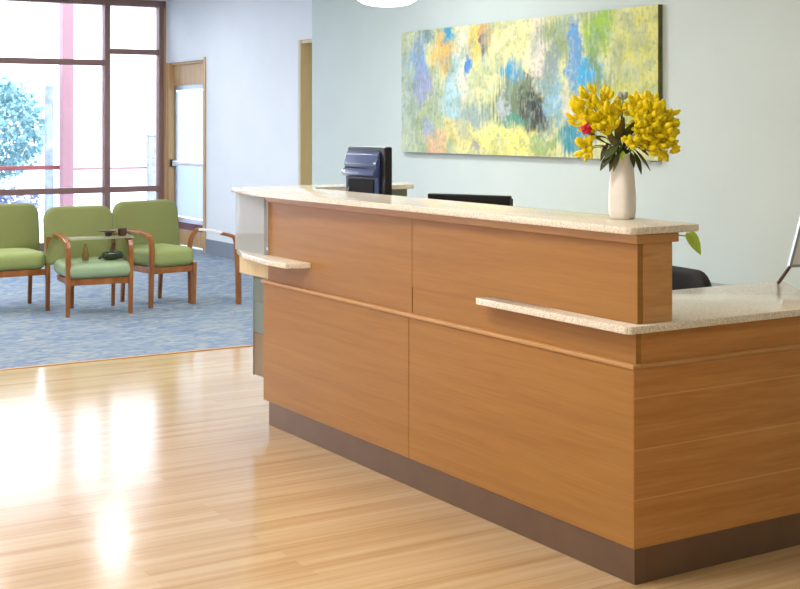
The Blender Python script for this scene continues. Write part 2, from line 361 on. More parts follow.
def cushion(outline, t, edge, frame, bulge=0.0, bend=0.0):
    """soft slab: outline in (a,b), thickness t along c; frame maps (a,b,c) to xyz"""
    b = bmesh.new(); rings = []; prof = []
    n = 5
    for k in range(n+1):
        an = PI/2*k/n; prof.append((edge*(1-math.sin(an)), -t/2+edge*(1-math.cos(an))))
    prof2 = [(i, -c) for i, c in reversed(prof)]
    W = max(p[0] for p in outline); H = max(p[1] for p in outline)
    def mk(ins, c):
        ring = []
        for a, bb in outline:
            sa = max(0, 1-ins/W); sb = max(0, 1-ins/H); a2, b2 = a*sa, bb*sb
            ring.append((a2, b2, c))
        return ring
    layers = []
    for s in (.0, .35, .7, .9):      # cap from the centre outward
        if s == 0: continue
        base = mk(edge, -t/2); layers.append([(a*s, q*s, c-bulge*(1-s*s)) for a, q, c in base])
    layers = layers + [mk(i, c) for i, c in prof] + [mk(i, c) for i, c in prof2]
    for s in (.9, .7, .35):
        base = mk(edge, t/2); layers.append([(a*s, q*s, c+bulge*(1-s*s)) for a, q, c in base])
    for Lr in layers:
        rings.append([b.verts.new(frame(a, q, c - bend*(a/W)**2)) for a, q, c in Lr])
    nn = len(outline)
    for r0, r1 in zip(rings, rings[1:]):
        for q in range(nn): b.faces.new((r0[q], r0[(q+1) % nn], r1[(q+1) % nn], r1[q]))
    for ring in (rings[0], rings[-1]):
        c = b.verts.new(sum((v.co for v in ring), Vector())/nn)
        for q in range(nn): b.faces.new((ring[q], ring[(q+1) % nn], c))
    return b
def struct(name, bm, mat, smooth=False): return obj(name, bm, mat, kind='structure', smooth=smooth)
def frame_bm(x0, x1, z0, z1, t, y0, y1, axis='y'):
    """rectangular frame; axis y: in XZ plane; axis x: a=y, thickness along x"""
    bm = bmesh.new()
    for a0, a1, c0, c1 in ((x0, x0+t, z0, z1), (x1-t, x1, z0, z1), (x0+t, x1-t, z0, z0+t), (x0+t, x1-t, z1-t, z1)):
        if axis == 'y': box(a0, a1, y0, y1, c0, c1, bm=bm)
        else: box(y0, y1, a0, a1, c0, c1, bm=bm)
    return bm

# ================================================================== THE SETTING
XW = -12.154; YW = 3.216; YP = 2.9; XR = 5.5; YF = -6.2; ZC = 3.0
struct('floor', prism([(-4.84, YF-.2), (XR+.2, YF-.2), (XR+.2, YW+.5), (-4.84, YW+.5)], -.1, 0), 'floor')
struct('floor_carpet', prism([(XW-.1, YF-.2), (-4.855, YF-.2), (-4.855, YW+.5), (XW-.1, YW+.5)], -.1, .004), 'carpet')
struct('trim_1', box(-4.86, -4.83, YF, YP-.02, -.02, .006, .002), 'cherry_trim')
struct('ceiling', box(XW-.2, XR+.2, YF-.2, YW+1.0, ZC, ZC+.15), 'ceil')
# white wall with two openings
D1a, D1b, D1t = -12.03, -10.93, 2.235      # glazed door opening
D2a, D2b, D2t = -8.55, -7.62, 2.33         # second opening
T = .16
bm = bmesh.new()
box(XW-.1, D1a, YW, YW+T, 0, ZC, bm=bm); box(D1a, D1b, YW, YW+T, D1t, ZC, bm=bm); box(D1b, D2a, YW, YW+T, 0, ZC, bm=bm)
box(D2a, D2b, YW, YW+T, D2t, ZC, bm=bm); box(D2b, -7.4, YW, YW+T, 0, ZC, bm=bm)
struct('wall_back', bm, 'white')
bm = box(-7.69, XR+.2, YP, YP+.45, 0, ZC); struct('wall_painted', bm, 'paint')
struct('wall_right', box(XR, XR+.15, YF-.2, YP, 0, ZC), 'paint')
struct('wall_front', box(XW-.1, XR+.2, YF-.15, YF, 0, ZC), 'white')
bm = bmesh.new(); box(D1b+.045, D2a-.04, YW-.012, YW, 0.004, .165, .003, bm=bm); box(XW, D1a-.05, YW-.012, YW, .004, .165, .003, bm=bm)
struct('baseboard_back', bm, 'base')
struct('baseboard_painted', box(-7.69, XR, YP-.012, YP, 0, .12, .003), 'base')
struct('baseboard_right', box(XR-.012, XR, YF, YP-.012, 0, .12, .003), 'base')
struct('baseboard_front', box(XW, XR-.012, YF, YF+.012, 0.004, .12, .003), 'base')

# window wall
ym = [3.216, 2.475, -.05, -2.6, -5.0, YF]
win = tag(bpy.data.objects.new('window_1', None), kind='structure'); COL.objects.link(win); win.location = (XW, 0, 0)
def wchild(name, bm, mat):
    for v in bm.verts: v.co.x -= XW
    return obj(name, bm, mat, win)
bm = bmesh.new()
for y in ym[1:-1]: box(XW-.09, XW+.03, y-.034, y+.034, .08, 2.92, .004, bm=bm)
box(XW-.09, XW+.03, 3.13, 3.19, .08, 2.92, .004, bm=bm); box(XW-.09, XW+.03, YF, YF+.06, .08, 2.92, .004, bm=bm)
wchild('mullion', bm, 'frame')
bm = bmesh.new()
box(XW-.08, XW+.02, YF, 3.13, .66, .73, .004, bm=bm)
box(XW-.08, XW+.02, YF, 2.441, 2.19, 2.26, .004, bm=bm); box(XW-.08, XW+.02, 2.509, 3.13, 2.335, 2.40, .004, bm=bm)
box(XW-.09, XW+.03, YF, 3.216, 2.92, 3.0, .004, bm=bm); box(XW-.09, XW+.03, YF, 3.216, 0, .09, .004, bm=bm)
wchild('rail', bm, 'frame')
wchild('jamb', box(XW-.1, XW+.035, 3.19, 3.216, 0, 2.92, .003), 'doorwood')
wchild('glass_pane', box(XW-.045, XW-.037, YF, 3.19, .05, 2.95), 'wglass')

# glazed door (recessed)
d = tag(bpy.data.objects.new('door_1', None), kind='structure'); COL.objects.link(d); d.location = (0, 0, 0)
yd = YW+.05
bm = bmesh.new(); box(D1a, D1a+.03, YW-.012, yd+.12, 0.004, D1t, .003, bm=bm); box(D1b-.03, D1b, YW-.012, yd+.12, 0.004, D1t, .003, bm=bm)
box(D1a-.05, D1a, YW-.014, YW, 0.004, D1t, .003, bm=bm); box(D1b, D1b+.045, YW-.014, YW, 0.004, D1t+.03, .003, bm=bm); box(D1a+.03, D1b-.03, YW+.02, yd+.12, D1t-.03, D1t, .003, bm=bm)
obj('door_frame', bm, 'doorwood', d)
obj('header_trim', box(D1a-.05, D1b, YW-.014, YW, D1t, D1t+.03, .003), 'trimwhite', d)
obj('transom_panel', box(D1a+.03, D1b-.03, yd, yd+.05, 1.955, D1t-.03, .004), 'doorwood', d)
x0, x1 = D1a+.03, D1b-.03
obj('stile', frame_bm(x0, x1, 0.30, 1.955, .055, yd+.01, yd+.05), 'alu', d)
obj('glass_pane', box(x0+.055, x1-.055, yd+.025, yd+.033, 1.03, 1.885), 'dglass', d)
obj('glass_pane', box(x0+.055, x1-.055, yd+.025, yd+.033, .37, 1.0), 'dglass2', d, label='bluish lower glass pane')
bm = bmesh.new(); box(x0+.02, x1-.03, yd-.04, yd-.015, .99, 1.03, .006, bm=bm); box(x0+.03, x0+.07, yd-.04, yd+.02, .98, 1.04, .004, bm=bm)
obj('push_bar', bm, 'trimwhite', d)
obj('door_handle', box(x0+.01, x0+.055, yd-.055, yd-.02, .965, 1.055, .006), 'black', d)
obj('bottom_rail', box(x0, x1, yd+.005, yd+.05, .03, .30, .004), 'doorwood', d)
obj('kick_band', box(x0, x1, yd-.004, yd+.005, .22, .30), 'darkred', d)
# second door: tan jamb and closed leaf
d = tag(bpy.data.objects.new('door_2', None), kind='structure'); COL.objects.link(d)
bm = bmesh.new(); box(D2a, D2a+.035, YW-.01, YW+.40, 0.004, D2t, .003, bm=bm); box(D2b-.035, D2b, YW-.01, YW+.40, 0.004, D2t, .003, bm=bm); box(D2a+.035, D2b-.035, YW, YW+.4, D2t-.035, D2t, .003, bm=bm)
obj('door_frame', bm, 'tanwood', d)
bm = bmesh.new(); box(D2a-.035, D2a, YW-.014, YW, 0.004, D2t+.035, .003, bm=bm); box(D2a, D2b, YW-.014, YW, D2t, D2t+.035, .003, bm=bm)
obj('casing', bm, 'trimwhite', d)
obj('door_leaf', box(D2a+.035, D2b-.035, YW+.30, YW+.345, .01, D2t-.035, .002), 'tanwood', d)
struct('wall_corridor', box(D2a-.2, D2b+.1, YW+.45, YW+.5, 0, ZC), 'white')

# ================================================================== RECEPTION DESK
L0 = -2.72
desk = empty('reception_desk', 'long honey-coloured wooden reception desk with bronze toe kick and raised front', 'reception desk')
obj('toe_kick', box(L0+.03, -.004, .006, .06, 0, .117, .002), 'toe', desk)
obj('toe_kick', box(-.05, -.004, .06, .90, 0, .117, .002), 'toe', desk)
obj('front_panel', box(L0-.02, -1.3735, 0, .025, .117, .70, .0015), 'cherry', desk)
obj('front_panel', box(-1.3695, -.001, 0, .025, .117, .70, .0015), 'cherry', desk)
bm = prism([(-.05, .025), (0, .0), (0, .915), (-.57, 1.305), (-.57, 1.28), (-.025, .905)], .117, .70)
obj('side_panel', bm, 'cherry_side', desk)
bm = box(L0-.036, .006, -.008, .03, .70, .716, .004); box(-.03, .006, .03, .92, .70, .716, .004, bm=bm)
obj('ledge_trim', bm, 'cherry_trim', desk)
obj('recessed_band', box(-1.36, -.004, .012, .035, .716, .82, .001), 'cherry', desk)
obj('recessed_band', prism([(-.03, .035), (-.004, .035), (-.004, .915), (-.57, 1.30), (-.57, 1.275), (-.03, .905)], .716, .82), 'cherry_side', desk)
obj('upper_panel', box(L0, -1.3735, .016, .04, 0.716, 1.115, .0015), 'cherry', desk)
obj('upper_panel', prism([(-1.3695, .82), (-.83, .82), (-.83, .846), (-.001, .846), (-.001, 1.115), (-1.3695, 1.115)], .016, .04, axis='y'), 'cherry', desk)
obj('end_panel', box(-.022, 0.0, .04, .168, .846, 1.115, .0015), wood('end_panel_veneer', (198, 144, 86), (216, 168, 110), (3, 3, 24), .4), desk)
obj('inner_panel', box(L0, -.023, .145, .168, .846, 1.11), 'cherry', desk)
obj('inner_panel', box(L0, -.70, .145, .168, .0, .845), 'cherry', desk)
obj('end_panel', box(L0, L0+.02, .04, .145, .0, 1.11), 'cherry', desk)
obj('cornice', box(L0-.02, .016, -.002, .183, 1.108, 1.139, .003), 'cherry_trim', desk)
bm = bmesh.new(); box(-.59, -.57, .25, 1.27, 0, .815, bm=bm); obj('inner_end_panel', bm, 'cherry', desk)
# frosted glazing at the far end
def quad_panel(p, q, z0, z1, t):
    p = Vector(p); q = Vector(q); n = (q-p).normalized(); n = Vector((-n.y, n.x))*t
    return prism([tuple(p), tuple(q), tuple(q+n), tuple(p+n)], z0, z1)
obj('frosted_panel', quad_panel((-3.07, -.002), (L0-.001, -.005), .843, 1.139, .012), 'frost', desk, label='frosted glass panel at the far end')
obj('frosted_panel', quad_panel((-3.09, .60), (-3.07, .014), .843, 1.139, .012), 'frost', desk)
obj('apron', box(-3.10, L0-.022, .035, .06, .715, .812, .002), 'tanwood', desk, label='tan wood apron below the far ledge')
bm = bmesh.new()
box(-2.955, -2.90, .05, .062, .585, .715, bm=bm); box(-2.90, L0-.022, .05, .062, .585, .715, bm=bm)
box(-2.955, L0-.022, .05, .062, .425, .58, bm=bm); obj('glass_block', bm, 'block', desk)
obj('glass_block', box(-2.955, L0-.022, .05, .062, .205, .42), 'tanpane', desk, label='tan tinted lower glass pane')
obj('glass_rim', box(-2.962, -2.955, .046, .064, .2, .715), 'alu', desk)
# return wing towards the wall: green-grey body
obj('return_wing', box(-3.08, -2.90, .61, .95, 0, 1.139, .003), 'greycab', desk, label='green-grey painted return wing')

# slabs
obj('countertop', prism([(.0, -.04), (.02, -.032), (.03, -.012), (.032, .255), (.02, .268), (-.5, .30), (-2.78, .30), (-2.84, .36), (-2.86, .95), (-2.88, .98), (-3.14, 1.10), (-3.11, .02), (-3.08, -.02), (-2.72, -.085), (-2.6, -.085), (-1.5, -.05)], 1.14, 1.164, .004), 'stone', smooth=True,
    label='long raised speckled stone counter slab on top of the desk', cat='countertop')
obj('countertop', prism([(.012, -.05), (.03, -.035), (.03, .925), (-.58, 1.335), (-.60, 1.32), (-.60, .30), (-.70, .20), (-.70, .05), (-.82, .05), (-.825, -.045), (-.82, -.05)], .82, .845, .004), 'stone', smooth=True,
    label='lower stone worktop slab at the right end of the desk', cat='countertop')
obj('ledge_shelf', prism([(-2.31, -.095), (-2.26, .015), (-2.70, .015), (-2.72, .02), (-2.72, .034), (-3.12, .03), (-3.10, .02), (-2.86, -.062), (-2.5, -.1)], .816, .842, .003), 'stone', smooth=True,
    label='small pale stone ledge projecting at the far left end of desk', cat='ledge')
# inner work surface
obj('work_surface', prism([(-.61, .17), (-.61, .86), (-2.85, .86), (-2.85, .17)], .725, .75, .003), 'greytop',
    label='grey staff work surface behind the raised front of the desk', cat='worktop')

# ================================================================== PAINTING, PENDANT, CEILING FILL PANELS
pt = empty('painting', 'wide colourful abstract canvas painting hung on the pale wall', 'painting', (PX0, YP, PZ0))
wd, ht = 3.12, .985
obj('canvas', box(-1.50, 1.56, -.042, -.038, -ht/2, ht/2), 'painting', pt)
obj('canvas_edge', box(-1.50, 1.56, -.038, -.001, -ht/2, ht/2, .002), 'canvas_side', pt)

pl = empty('pendant_lamp', 'round white glowing pendant lamp hanging above the desk', 'lamp', (-2.75, .73, 2.12))
obj('lamp_shade', lathe([(.02, 0), (.08, .002), (.125, .012), (.155, .03), (.165, .055), (.16, .08), (.13, .10), (.05, .12), (.02, .125)], 40), 'lamp', pl, smooth=True, angle=80)
obj('cord', lathe([(.004, .12), (.004, .86)], 8), 'trimwhite', pl); obj('ceiling_rose', lathe([(.05, .855), (.05, .875), (.03, .88)], 24), 'trimwhite', pl)
ld = bpy.data.lights.new('pendant_lamp_light', 'POINT'); ld.energy = 8; ld.color = (1, .95, .88); ld.shadow_soft_size = .12
lo = bpy.data.objects.new('pendant_lamp_light', ld); COL.objects.link(lo); lo.location = (-2.75, .73, 1.95)

for i, (x, y, w, c) in enumerate(LIGHTS):  # housings for the added fill panels and the one reflected lamp
    bm = frame_bm(-.32, .32, -.32, .32, .03, 0, 0)
    bm.free(); bm = bmesh.new()
    for a in ((-.32, .32, -.32, -.29), (-.32, .32, .29, .32), (-.32, -.29, -.29, .29), (.29, .32, -.29, .29)): box(a[0], a[1], a[2], a[3], -.02, 0, bm=bm)
    e = empty('ceiling_lamp_and_fill', 'unseen square ceiling panel added to fill the room with light' if w != 26 else 'ceiling light with small round diffuser near the glazed door', 'ceiling light', (x, y, ZC), group='added ceiling fill panels' if w != 26 else None)
    obj('light_frame', bm, 'trimwhite', e); obj('diffuser', box(-.29, .29, -.29, .29, -.012, -.002) if w != 26 else lathe([(.01, -.014), (.15, -.014), (.15, -.002)], 24), 'diffuser', e)

# ================================================================== MONITORS
# rear view monitor
mz = .63
e = empty('computer_monitor', 'black computer monitor seen from behind with window blue tinted into its rear cover', 'monitor', (-2.63, .50, .75), math.radians(2))
obj('bezel', box(-.125, .235, -.005, .04, .22, mz, .008), 'black', e)
obj('rear_cover', prism([(-.0051, .23), (-.0051, .605), (-.010, .607), (-.018, .59), (-.032, .54), (-.028, .526), (-.018, .522), (-.036, .516), (-.046, .50), (-.046, .485), (-.03, .476), (-.016, .475), (-.016, .24)], -.115, .19, .004, axis='x'), 'window_blue', e, smooth=True)
obj('port_recess', box(-.09, .15, -.022, -.0161, .25, .465, .004), 'mesh', e)
obj('screen', box(-.11, .22, .0401, .0425, .24, .61), 'screen', e)
obj('stand', sweep([(.05, .0, .01), (.05, -.02, .15), (.05, -.02, .30)], [(.035, .012)], shape='rect', up=(0, 1, 0)), 'black', e)
obj('stand_base', prism([(a+.05, b) for a, b in rrect(.24, .18, .04)], .0, .014, .004), 'black', e)
obj('cable', sweep([(-.08, -.024, .42), (-.09, -.035, .34), (-.09, -.05, .1), (-.06, -.03, .012)], [(.004, .004)], 6), 'alu', e)
# second monitor: only its top shows over the counter
ax, ay = -2.13, .60; bx, by = -1.74, .785
e = empty('computer_monitor', 'low wide black monitor whose top edge shows above the counter', 'monitor', ((ax+bx)/2, (ay+by)/2, .75), math.atan2(by-ay, bx-ax))
obj('bezel', box(-.225, .225, -.014, .014, .09, .41, .006), 'black', e)
obj('rear_cover', box(-.2, .2, -.035, -.0141, .12, .36, .012), 'black', e)
obj('screen', box(-.228, .228, .0141, .016, .104, .396), 'screen', e)
obj('stand', box(-.03, .03, -.06, -.036, .012, .25, .006), 'black', e); obj('stand_base', prism(rrect(.22, .13, .03), 0, .012, .003), 'black', e)

# ================================================================== OFFICE CHAIR behind the desk
e = empty('office_chair', 'black office chair whose rounded backrest shows behind the stone worktop', 'chair', (-1.01, 1.42, 0), math.radians(-8))
obj('backrest', cushion(rrect(.46, .50, .1, rt=.13), .07, .03, lambda a, b, c: (a, -.20-c, .615+b), .01, -.04), 'mesh', e, smooth=True, angle=60)
obj('seat', cushion(rrect(.48, .46, .09), .08, .035, lambda a, b, c: (a, .05+b, .46+c), .012), 'mesh', e, smooth=True, angle=60)
obj('back_bracket', sweep([(0, .0, .41), (0, -.22, .40), (0, -.262, .47), (0, -.26, .62)], [(.03, .008)], shape='rect', up=(1, 0, 0)), 'black', e, smooth=True)
for s in (-1, 1):
    obj('armrest', sweep([(s*.25, -.15, .66), (s*.25, 0, .67), (s*.25, .12, .655)], [(.028, .013)], shape='rect'), 'black', e, smooth=True)
    obj('armrest_post', sweep([(s*.20, .02, .42), (s*.27, .02, .45), (s*.26, .02, .65)], [(.012, .018)]), 'black', e, smooth=True)
obj('gas_column', lathe([(.03, .08), (.03, .25), (.018, .26), (.018, .42)], 16), 'black', e, smooth=True)
for k in range(5):
    a = 2*PI*k/5+.3
    l = obj('base_spoke', sweep([(0, 0, .09), (.15*math.cos(a), .15*math.sin(a), .085), (.28*math.cos(a), .28*math.sin(a), .07)], [(.02, .012), (.014, .01)]), 'black', e, smooth=True)
    obj('caster', lathe([(.012, 0), (.024, .01), (.024, .04), (.012, .055)], 14, cx=.28*math.cos(a), cy=.28*math.sin(a)), 'black', l, smooth=True)

# low cabinet by the painted wall
e = empty('low_cabinet', 'low grey cabinet against the pale green wall behind the worktop', 'cabinet', (-2.95, 2.66, 0))
obj('body', box(-.72, .70, -.2, .22, .04, .515, .003), 'greycab', e); obj('top', box(-.74, .72, -.215, .225, .515, .54, .003), 'greytop', e)
obj('plinth', box(-.70, .68, -.17, .2, 0, .04), 'black', e)
for k in range(3):
    dd = obj('door', box(-.70+k*.465, -.245+k*.465, -.216, -.201, .06, .505, .002), 'greycab', e)
    obj('handle', box(-.30+k*.465, -.285+k*.465, -.235, -.217, .40, .48, .002), 'alu', dd)

# easel sign on the worktop
e = empty('tabletop_easel', 'small white display board leaning on a brown leg at right worktop edge', 'display board', (-.49, 1.225, .845))
def tilt(p): return p
A = Vector((-.02, .058, .066))
ux = Vector((.10, .30, 0)).normalized(); uz = Vector((.03, .10, .36)).normalized(); un = ux.cross(uz).normalized()
def board(a0, a1, z0, z1, t0, t1):
    b = box(a0, a1, t0, t1, z0, z1, .001)
    for v in b.verts: v.co = A+ux*v.co.x+uz*v.co.z+un*v.co.y
    return b
bm = bmesh.new()
for a in ((0, .012, 0, .40), (.288, .30, 0, .40), (.012, .288, 0, .012), (.012, .288, .388, .40)):
    merge(bm, board(a[0], a[1], a[2], a[3], -.006, .012))
obj('board_frame', bm, 'alu', e); obj('board_panel', board(.012, .288, .012, .388, -.001, .006), 'board', e)
obj('leg', sweep([(-.01, .062, .070), (-.035, .018, .0)], [(.007, .007)], smooth=False), 'brown', e)
f_ = A+ux*.27
obj('leg', sweep([(f_.x+.0, f_.y-.002, f_.z+.003), (f_.x+.055, f_.y-.12, .0)], [(.007, .007)], smooth=False), 'brown', e)
f2 = A+ux*.15+uz*.25-un*.01
obj('leg', sweep([(f2.x, f2.y, f2.z), (f2.x+.01, f2.y-.02, f2.z-.01)], [(.006, .006)], smooth=False), 'brown', e)

# ================================================================== VASE AND BOUQUET
VX, VY, VZ = -.288, .203, 1.165
v = lathe([(.036, 0), (.040, .004), (.043, .03), (.0435, .07), (.040, .13), (.036, .18), (.034, .22), (.0355, .228), (.031, .228), (.030, .21), (.034, .12), (.034, .02), (.03, .015)], 40, sq=.62)
obj('vase', v, 'vase', smooth=True, loc=(VX, VY, VZ), angle=50, label='white square tapered ceramic vase standing on the raised counter', cat='vase').rotation_euler = (0, 0, .35)
fwv = Vector((-math.cos(TH), math.sin(TH), 0)); rt = Vector((math.sin(TH), math.cos(TH), 0))
mouth = Vector((VX, VY, VZ+.225)); PXM = 244.0    # pixels per metre at the vase
def bq(px, py, depth=0):      # point of the bouquet from its place round the vase
    return mouth + rt*((px-624)/315) + Vector((0, 0, (160-py)/315)) + fwv*depth
def bud_bm(l=.03, r=.0085):
    return lathe([(.001, 0), (r*.55, l*.08), (r*.95, l*.3), (r, l*.5), (r*.75, l*.78), (r*.3, l*.96), (.0006, l)], 8)
bud_mesh = None
def orient(o, d, roll=0):
    o.rotation_euler = Vector(d).to_track_quat('Z', 'Y').to_euler()
sprays = [ # px, py, radius px, depth, count, label
    (585, 101, 12, 0, 13, 'yellow blossom spray at the top left of the bouquet'),
    (604, 100, 10, .03, 11, 'yellow blossom spray just right of the top left one'),
    (578, 119, 10, -.02, 12, 'yellow blossom spray at the far left edge above the red flower'),
    (594, 117, 11, -.05, 13, 'yellow blossom spray in the middle of the left clump'),
    (609, 117, 9, -.02, 10, 'yellow blossom spray on the right side of left clump'),
    (592, 132, 8, -.05, 8, 'yellow blossom spray right beside the red flower'),
    (580, 153, 8, -.03, 9, 'small drooping yellow blossom spray at the bottom left'),
    (609, 128, 6, -.06, 4, 'few yellow buds hanging at the centre of left clump'),
    (624, 107, 8, .02, 8, 'yellow blossom spray at the centre gap of the bouquet'),
    (646, 104, 11, .03, 13, 'yellow blossom spray at the top left of the right clump'),
    (661, 106, 9, .04, 12, 'topmost yellow blossom spray of the right clump'),
    (640, 118, 11, -.04, 14, 'yellow blossom spray on inner side of the right clump'),
    (657, 119, 12, -.05, 15, 'yellow blossom spray at the heart of the right clump'),
    (672, 121, 10, .0, 13, 'yellow blossom spray pointing out at the right edge'),
    (646, 134, 11, -.06, 14, 'yellow blossom spray low on inner right clump'),
    (663, 136, 12, -.05, 15, 'yellow blossom spray in the lower middle of right clump'),
    (675, 137, 8, .01, 10, 'yellow blossom spray on the lower right edge'),
    (652, 149, 9, -.04, 11, 'yellow blossom spray at the bottom of the right clump'),
    (671, 151, 9, -.01, 11, 'lowest right yellow blossom spray beside bare wall'),
    (630, 146, 7, -.07, 5, 'few round yellow buds hanging right above the vase mouth')]
bm = bud_bm(.036, .0098)
bud_proto = obj('blossom', bm, 'yellow', smooth=True); first = True
for (px, py, r, dep, cnt, lab) in sprays:
    c = bq(px, py, dep*.9)
    e = empty('yellow_blossom_spray', lab, 'flowers', tuple(mouth), group='yellow blossom sprays in the vase')
    cl = c-mouth
    inn = mouth+Vector((0, 0, -.12))
    off = Vector((random.uniform(-.015, .015), random.uniform(-.015, .015), 0))
    obj('stem', sweep([(off.x, off.y, -.1), (off.x*1.0, off.y, 0), tuple(cl*.5+Vector((0, 0, .02))), tuple(cl)], [(.0022, .0022), (.0016, .0016)], 6), 'stem', e)
    R_ = r/300
    for k in range(int(cnt*2.8)):
        if first: o = bud_proto; first = False
        else:
            o = bud_proto.copy(); COL.objects.link(o)
        o.parent = e
        u = random.uniform(-1, 1); a = random.uniform(0, 2*PI); s = math.sqrt(1-u*u)
        q = Vector((s*math.cos(a), s*math.sin(a), u)); rr = R_*(random.uniform(.3, 1.4))
        out = (cl.normalized()*.5 + q*.8 + Vector((0, 0, .25))).normalized()
        o.location = cl+q*rr-out*.012
        orient(o, out+Vector([random.uniform(-.3, .3) for _ in range(3)]))
        sc = random.uniform(.62, 1.08); o.scale = (sc*random.uniform(.9, 1.3), sc*random.uniform(.9, 1.2), sc)
def leaf_bm(l, w, curl=.25, n=8):
    b = bmesh.new(); top = []; 
    rows = []
    for i in range(n+1):
        t = i/n; ww = w*math.sin(PI*min(1, t*.96+.04))**.8*(1-.35*t) if i < n else .0008
        z = -curl*l*t*t
        rows.append([(l*t, -ww, z+ww*.25), (l*t, 0, z), (l*t, ww, z+ww*.25)])
    V = [[b.verts.new(p) for p in r_] for r_ in rows]; V2 = [[b.verts.new((p[0], p[1], p[2]-.0012)) for p in r_] for r_ in rows]
    for i in range(n):
        for j in range(2):
            b.faces.new((V[i][j], V[i+1][j], V[i+1][j+1], V[i][j+1])); b.faces.new((V2[i][j], V2[i][j+1], V2[i+1][j+1], V2[i+1][j]))
        b.faces.new((V[i][0], V2[i][0], V2[i+1][0], V[i+1][0])); b.faces.new((V[i][2], V[i+1][2], V2[i+1][2], V2[i][2]))
    b.faces.new((V[0][0], V[0][1], V[0][2], V2[0][2], V2[0][1], V2[0][0])); b.faces.new((V[n][0], V2[n][0], V2[n][1], V2[n][2], V[n][2], V[n][1]))
    return b
def place_leaf(parent, base, tip, w, mat, curl=.15, origin=Vector()):
    base = Vector(base); tip = Vector(tip); d = tip-base; l = d.length
    b = leaf_bm(l, w, curl)
    x = d.normalized(); yv = Vector((0, 0, 1)).cross(x)
    if yv.length < .2: yv = rt.copy()
    yv = (yv.normalized()*.6 + rt*.6*(1 if yv.dot(rt) >= 0 else -1)); yv = (yv-x*yv.dot(x)).normalized(); z = x.cross(yv)
    for v_ in b.verts:
        v_.co = base + x*v_.co.x + yv*v_.co.y + z*v_.co.z - origin
    return obj('leaf', b, mat, parent, smooth=True, angle=60)
leaves = [ # stem target px list (base px,py)->(tip px,py), width, mat
    ('dark leafy sprig spreading to the left over the vase rim', [((612, 158), (596, 176), .018, 'darkleaf'), ((614, 158), (607, 178), .013, 'brownleaf'), ((610, 152), (586, 150), .013, 'brownleaf'), ((606, 148), (597, 166), .012, 'darkleaf')]),
    ('green strap leaves falling over the front of the vase', [((618, 157), (610, 177), .011, 'stem'), ((616, 150), (600, 164), .021, 'stem'), ((622, 156), (620, 166), .010, 'pothos')]),
    ('dark leafy sprig hanging down on the right of the vase', [((636, 158), (645, 181), .014, 'darkleaf'), ((637, 155), (655, 176), .010, 'brownleaf'), ((632, 158), (636, 174), .012, 'darkleaf'), ((640, 152), (652, 160), .013, 'darkleaf')]),
    ('brown pointed leaves upright at the centre of the bouquet', [((618, 145), (622, 118), .024, 'brownleaf'), ((613, 150), (606, 132), .015, 'brownleaf'), ((624, 146), (634, 122), .022, 'darkleaf'), ((618, 152), (612, 138), .016, 'darkleaf')]),
    ('dark leaves tucked behind the left yellow clump', [((606, 142), (588, 138), .015, 'darkleaf'), ((602, 146), (584, 134), .013, 'brownleaf'), ((612, 140), (598, 128), .015, 'darkleaf'), ((608, 138), (618, 124), .015, 'darkleaf')]),
    ('dark leaves tucked behind the right yellow clump', [((634, 148), (648, 140), .015, 'darkleaf'), ((630, 142), (640, 126), .015, 'darkleaf'), ((640, 152), (660, 158), .012, 'darkleaf')])]
for i, (lab, ls) in enumerate(leaves):
    e = empty('leaf_sprig', lab, 'leaves', tuple(mouth))
    c0 = [(-.006, .01, 0), (.004, -.012, 0), (.014, .008, 0), (0, 0, 0), (-.015, 0, 0), (.013, -.004, 0)][i]
    dep = [-.05, -.075, -.04, -.045, -.02, -.02][i]
    bm = bmesh.new()
    for (b0, t0, w, mt) in ls:
        B0 = bq(b0[0], b0[1], dep*.7); T0 = bq(t0[0], t0[1], dep)
        place_leaf(e, B0, T0, w, mt, .12, mouth)
        sweep([c0, tuple((Vector(c0)+B0-mouth)*.55+Vector((0, 0, .01))), tuple(B0-mouth)], [(.0018, .0018)], 5, bm=bm, n=3)
    sweep([(c0[0], c0[1], -.1), (c0[0], c0[1], 0.0)], [(.003, .003)], 6, bm=bm, smooth=False)
    obj('stem', bm, 'stem', e)
# red flower
rf = empty('red_flower', 'single small red flower at the left of the yellow bouquet', 'flower', tuple(mouth))
c = bq(581, 132, -.07)-mouth
obj('stem', sweep([(-.01, -.01, -.1), (-.01, -.01, 0), tuple(c*.5), tuple(c)], [(.002, .002)], 6), 'stem', rf)
for k in range(9):
    a = 2*PI*k/9; lay = k % 2
    b = bud_bm(.022, .009)
    dirv = (-fwv*(.9 if lay else .3) + rt*math.cos(a) + Vector((0, 0, 1))*math.sin(a)).normalized()
    p = obj('petal', b, 'red', rf, smooth=True); p.location = c; orient(p, dirv)
gf = empty('pale_flower', 'small pale blue-grey bloom poking up between the yellow clumps', 'flower', tuple(mouth))
c = bq(626, 98, .02)-mouth
obj('stem', sweep([(.005, .015, -.1), (.005, .015, 0), tuple(c*.5), tuple(c)], [(.0018, .0018)], 6), 'stem', gf)
for k in range(6):
    a = k; p = obj('petal', bud_bm(.03, .007), 'bluegrey', gf, smooth=True); p.location = c+Vector((math.cos(a)*.006, math.sin(a)*.006, -.005)); orient(p, (math.cos(a)*.35, math.sin(a)*.35, 1))

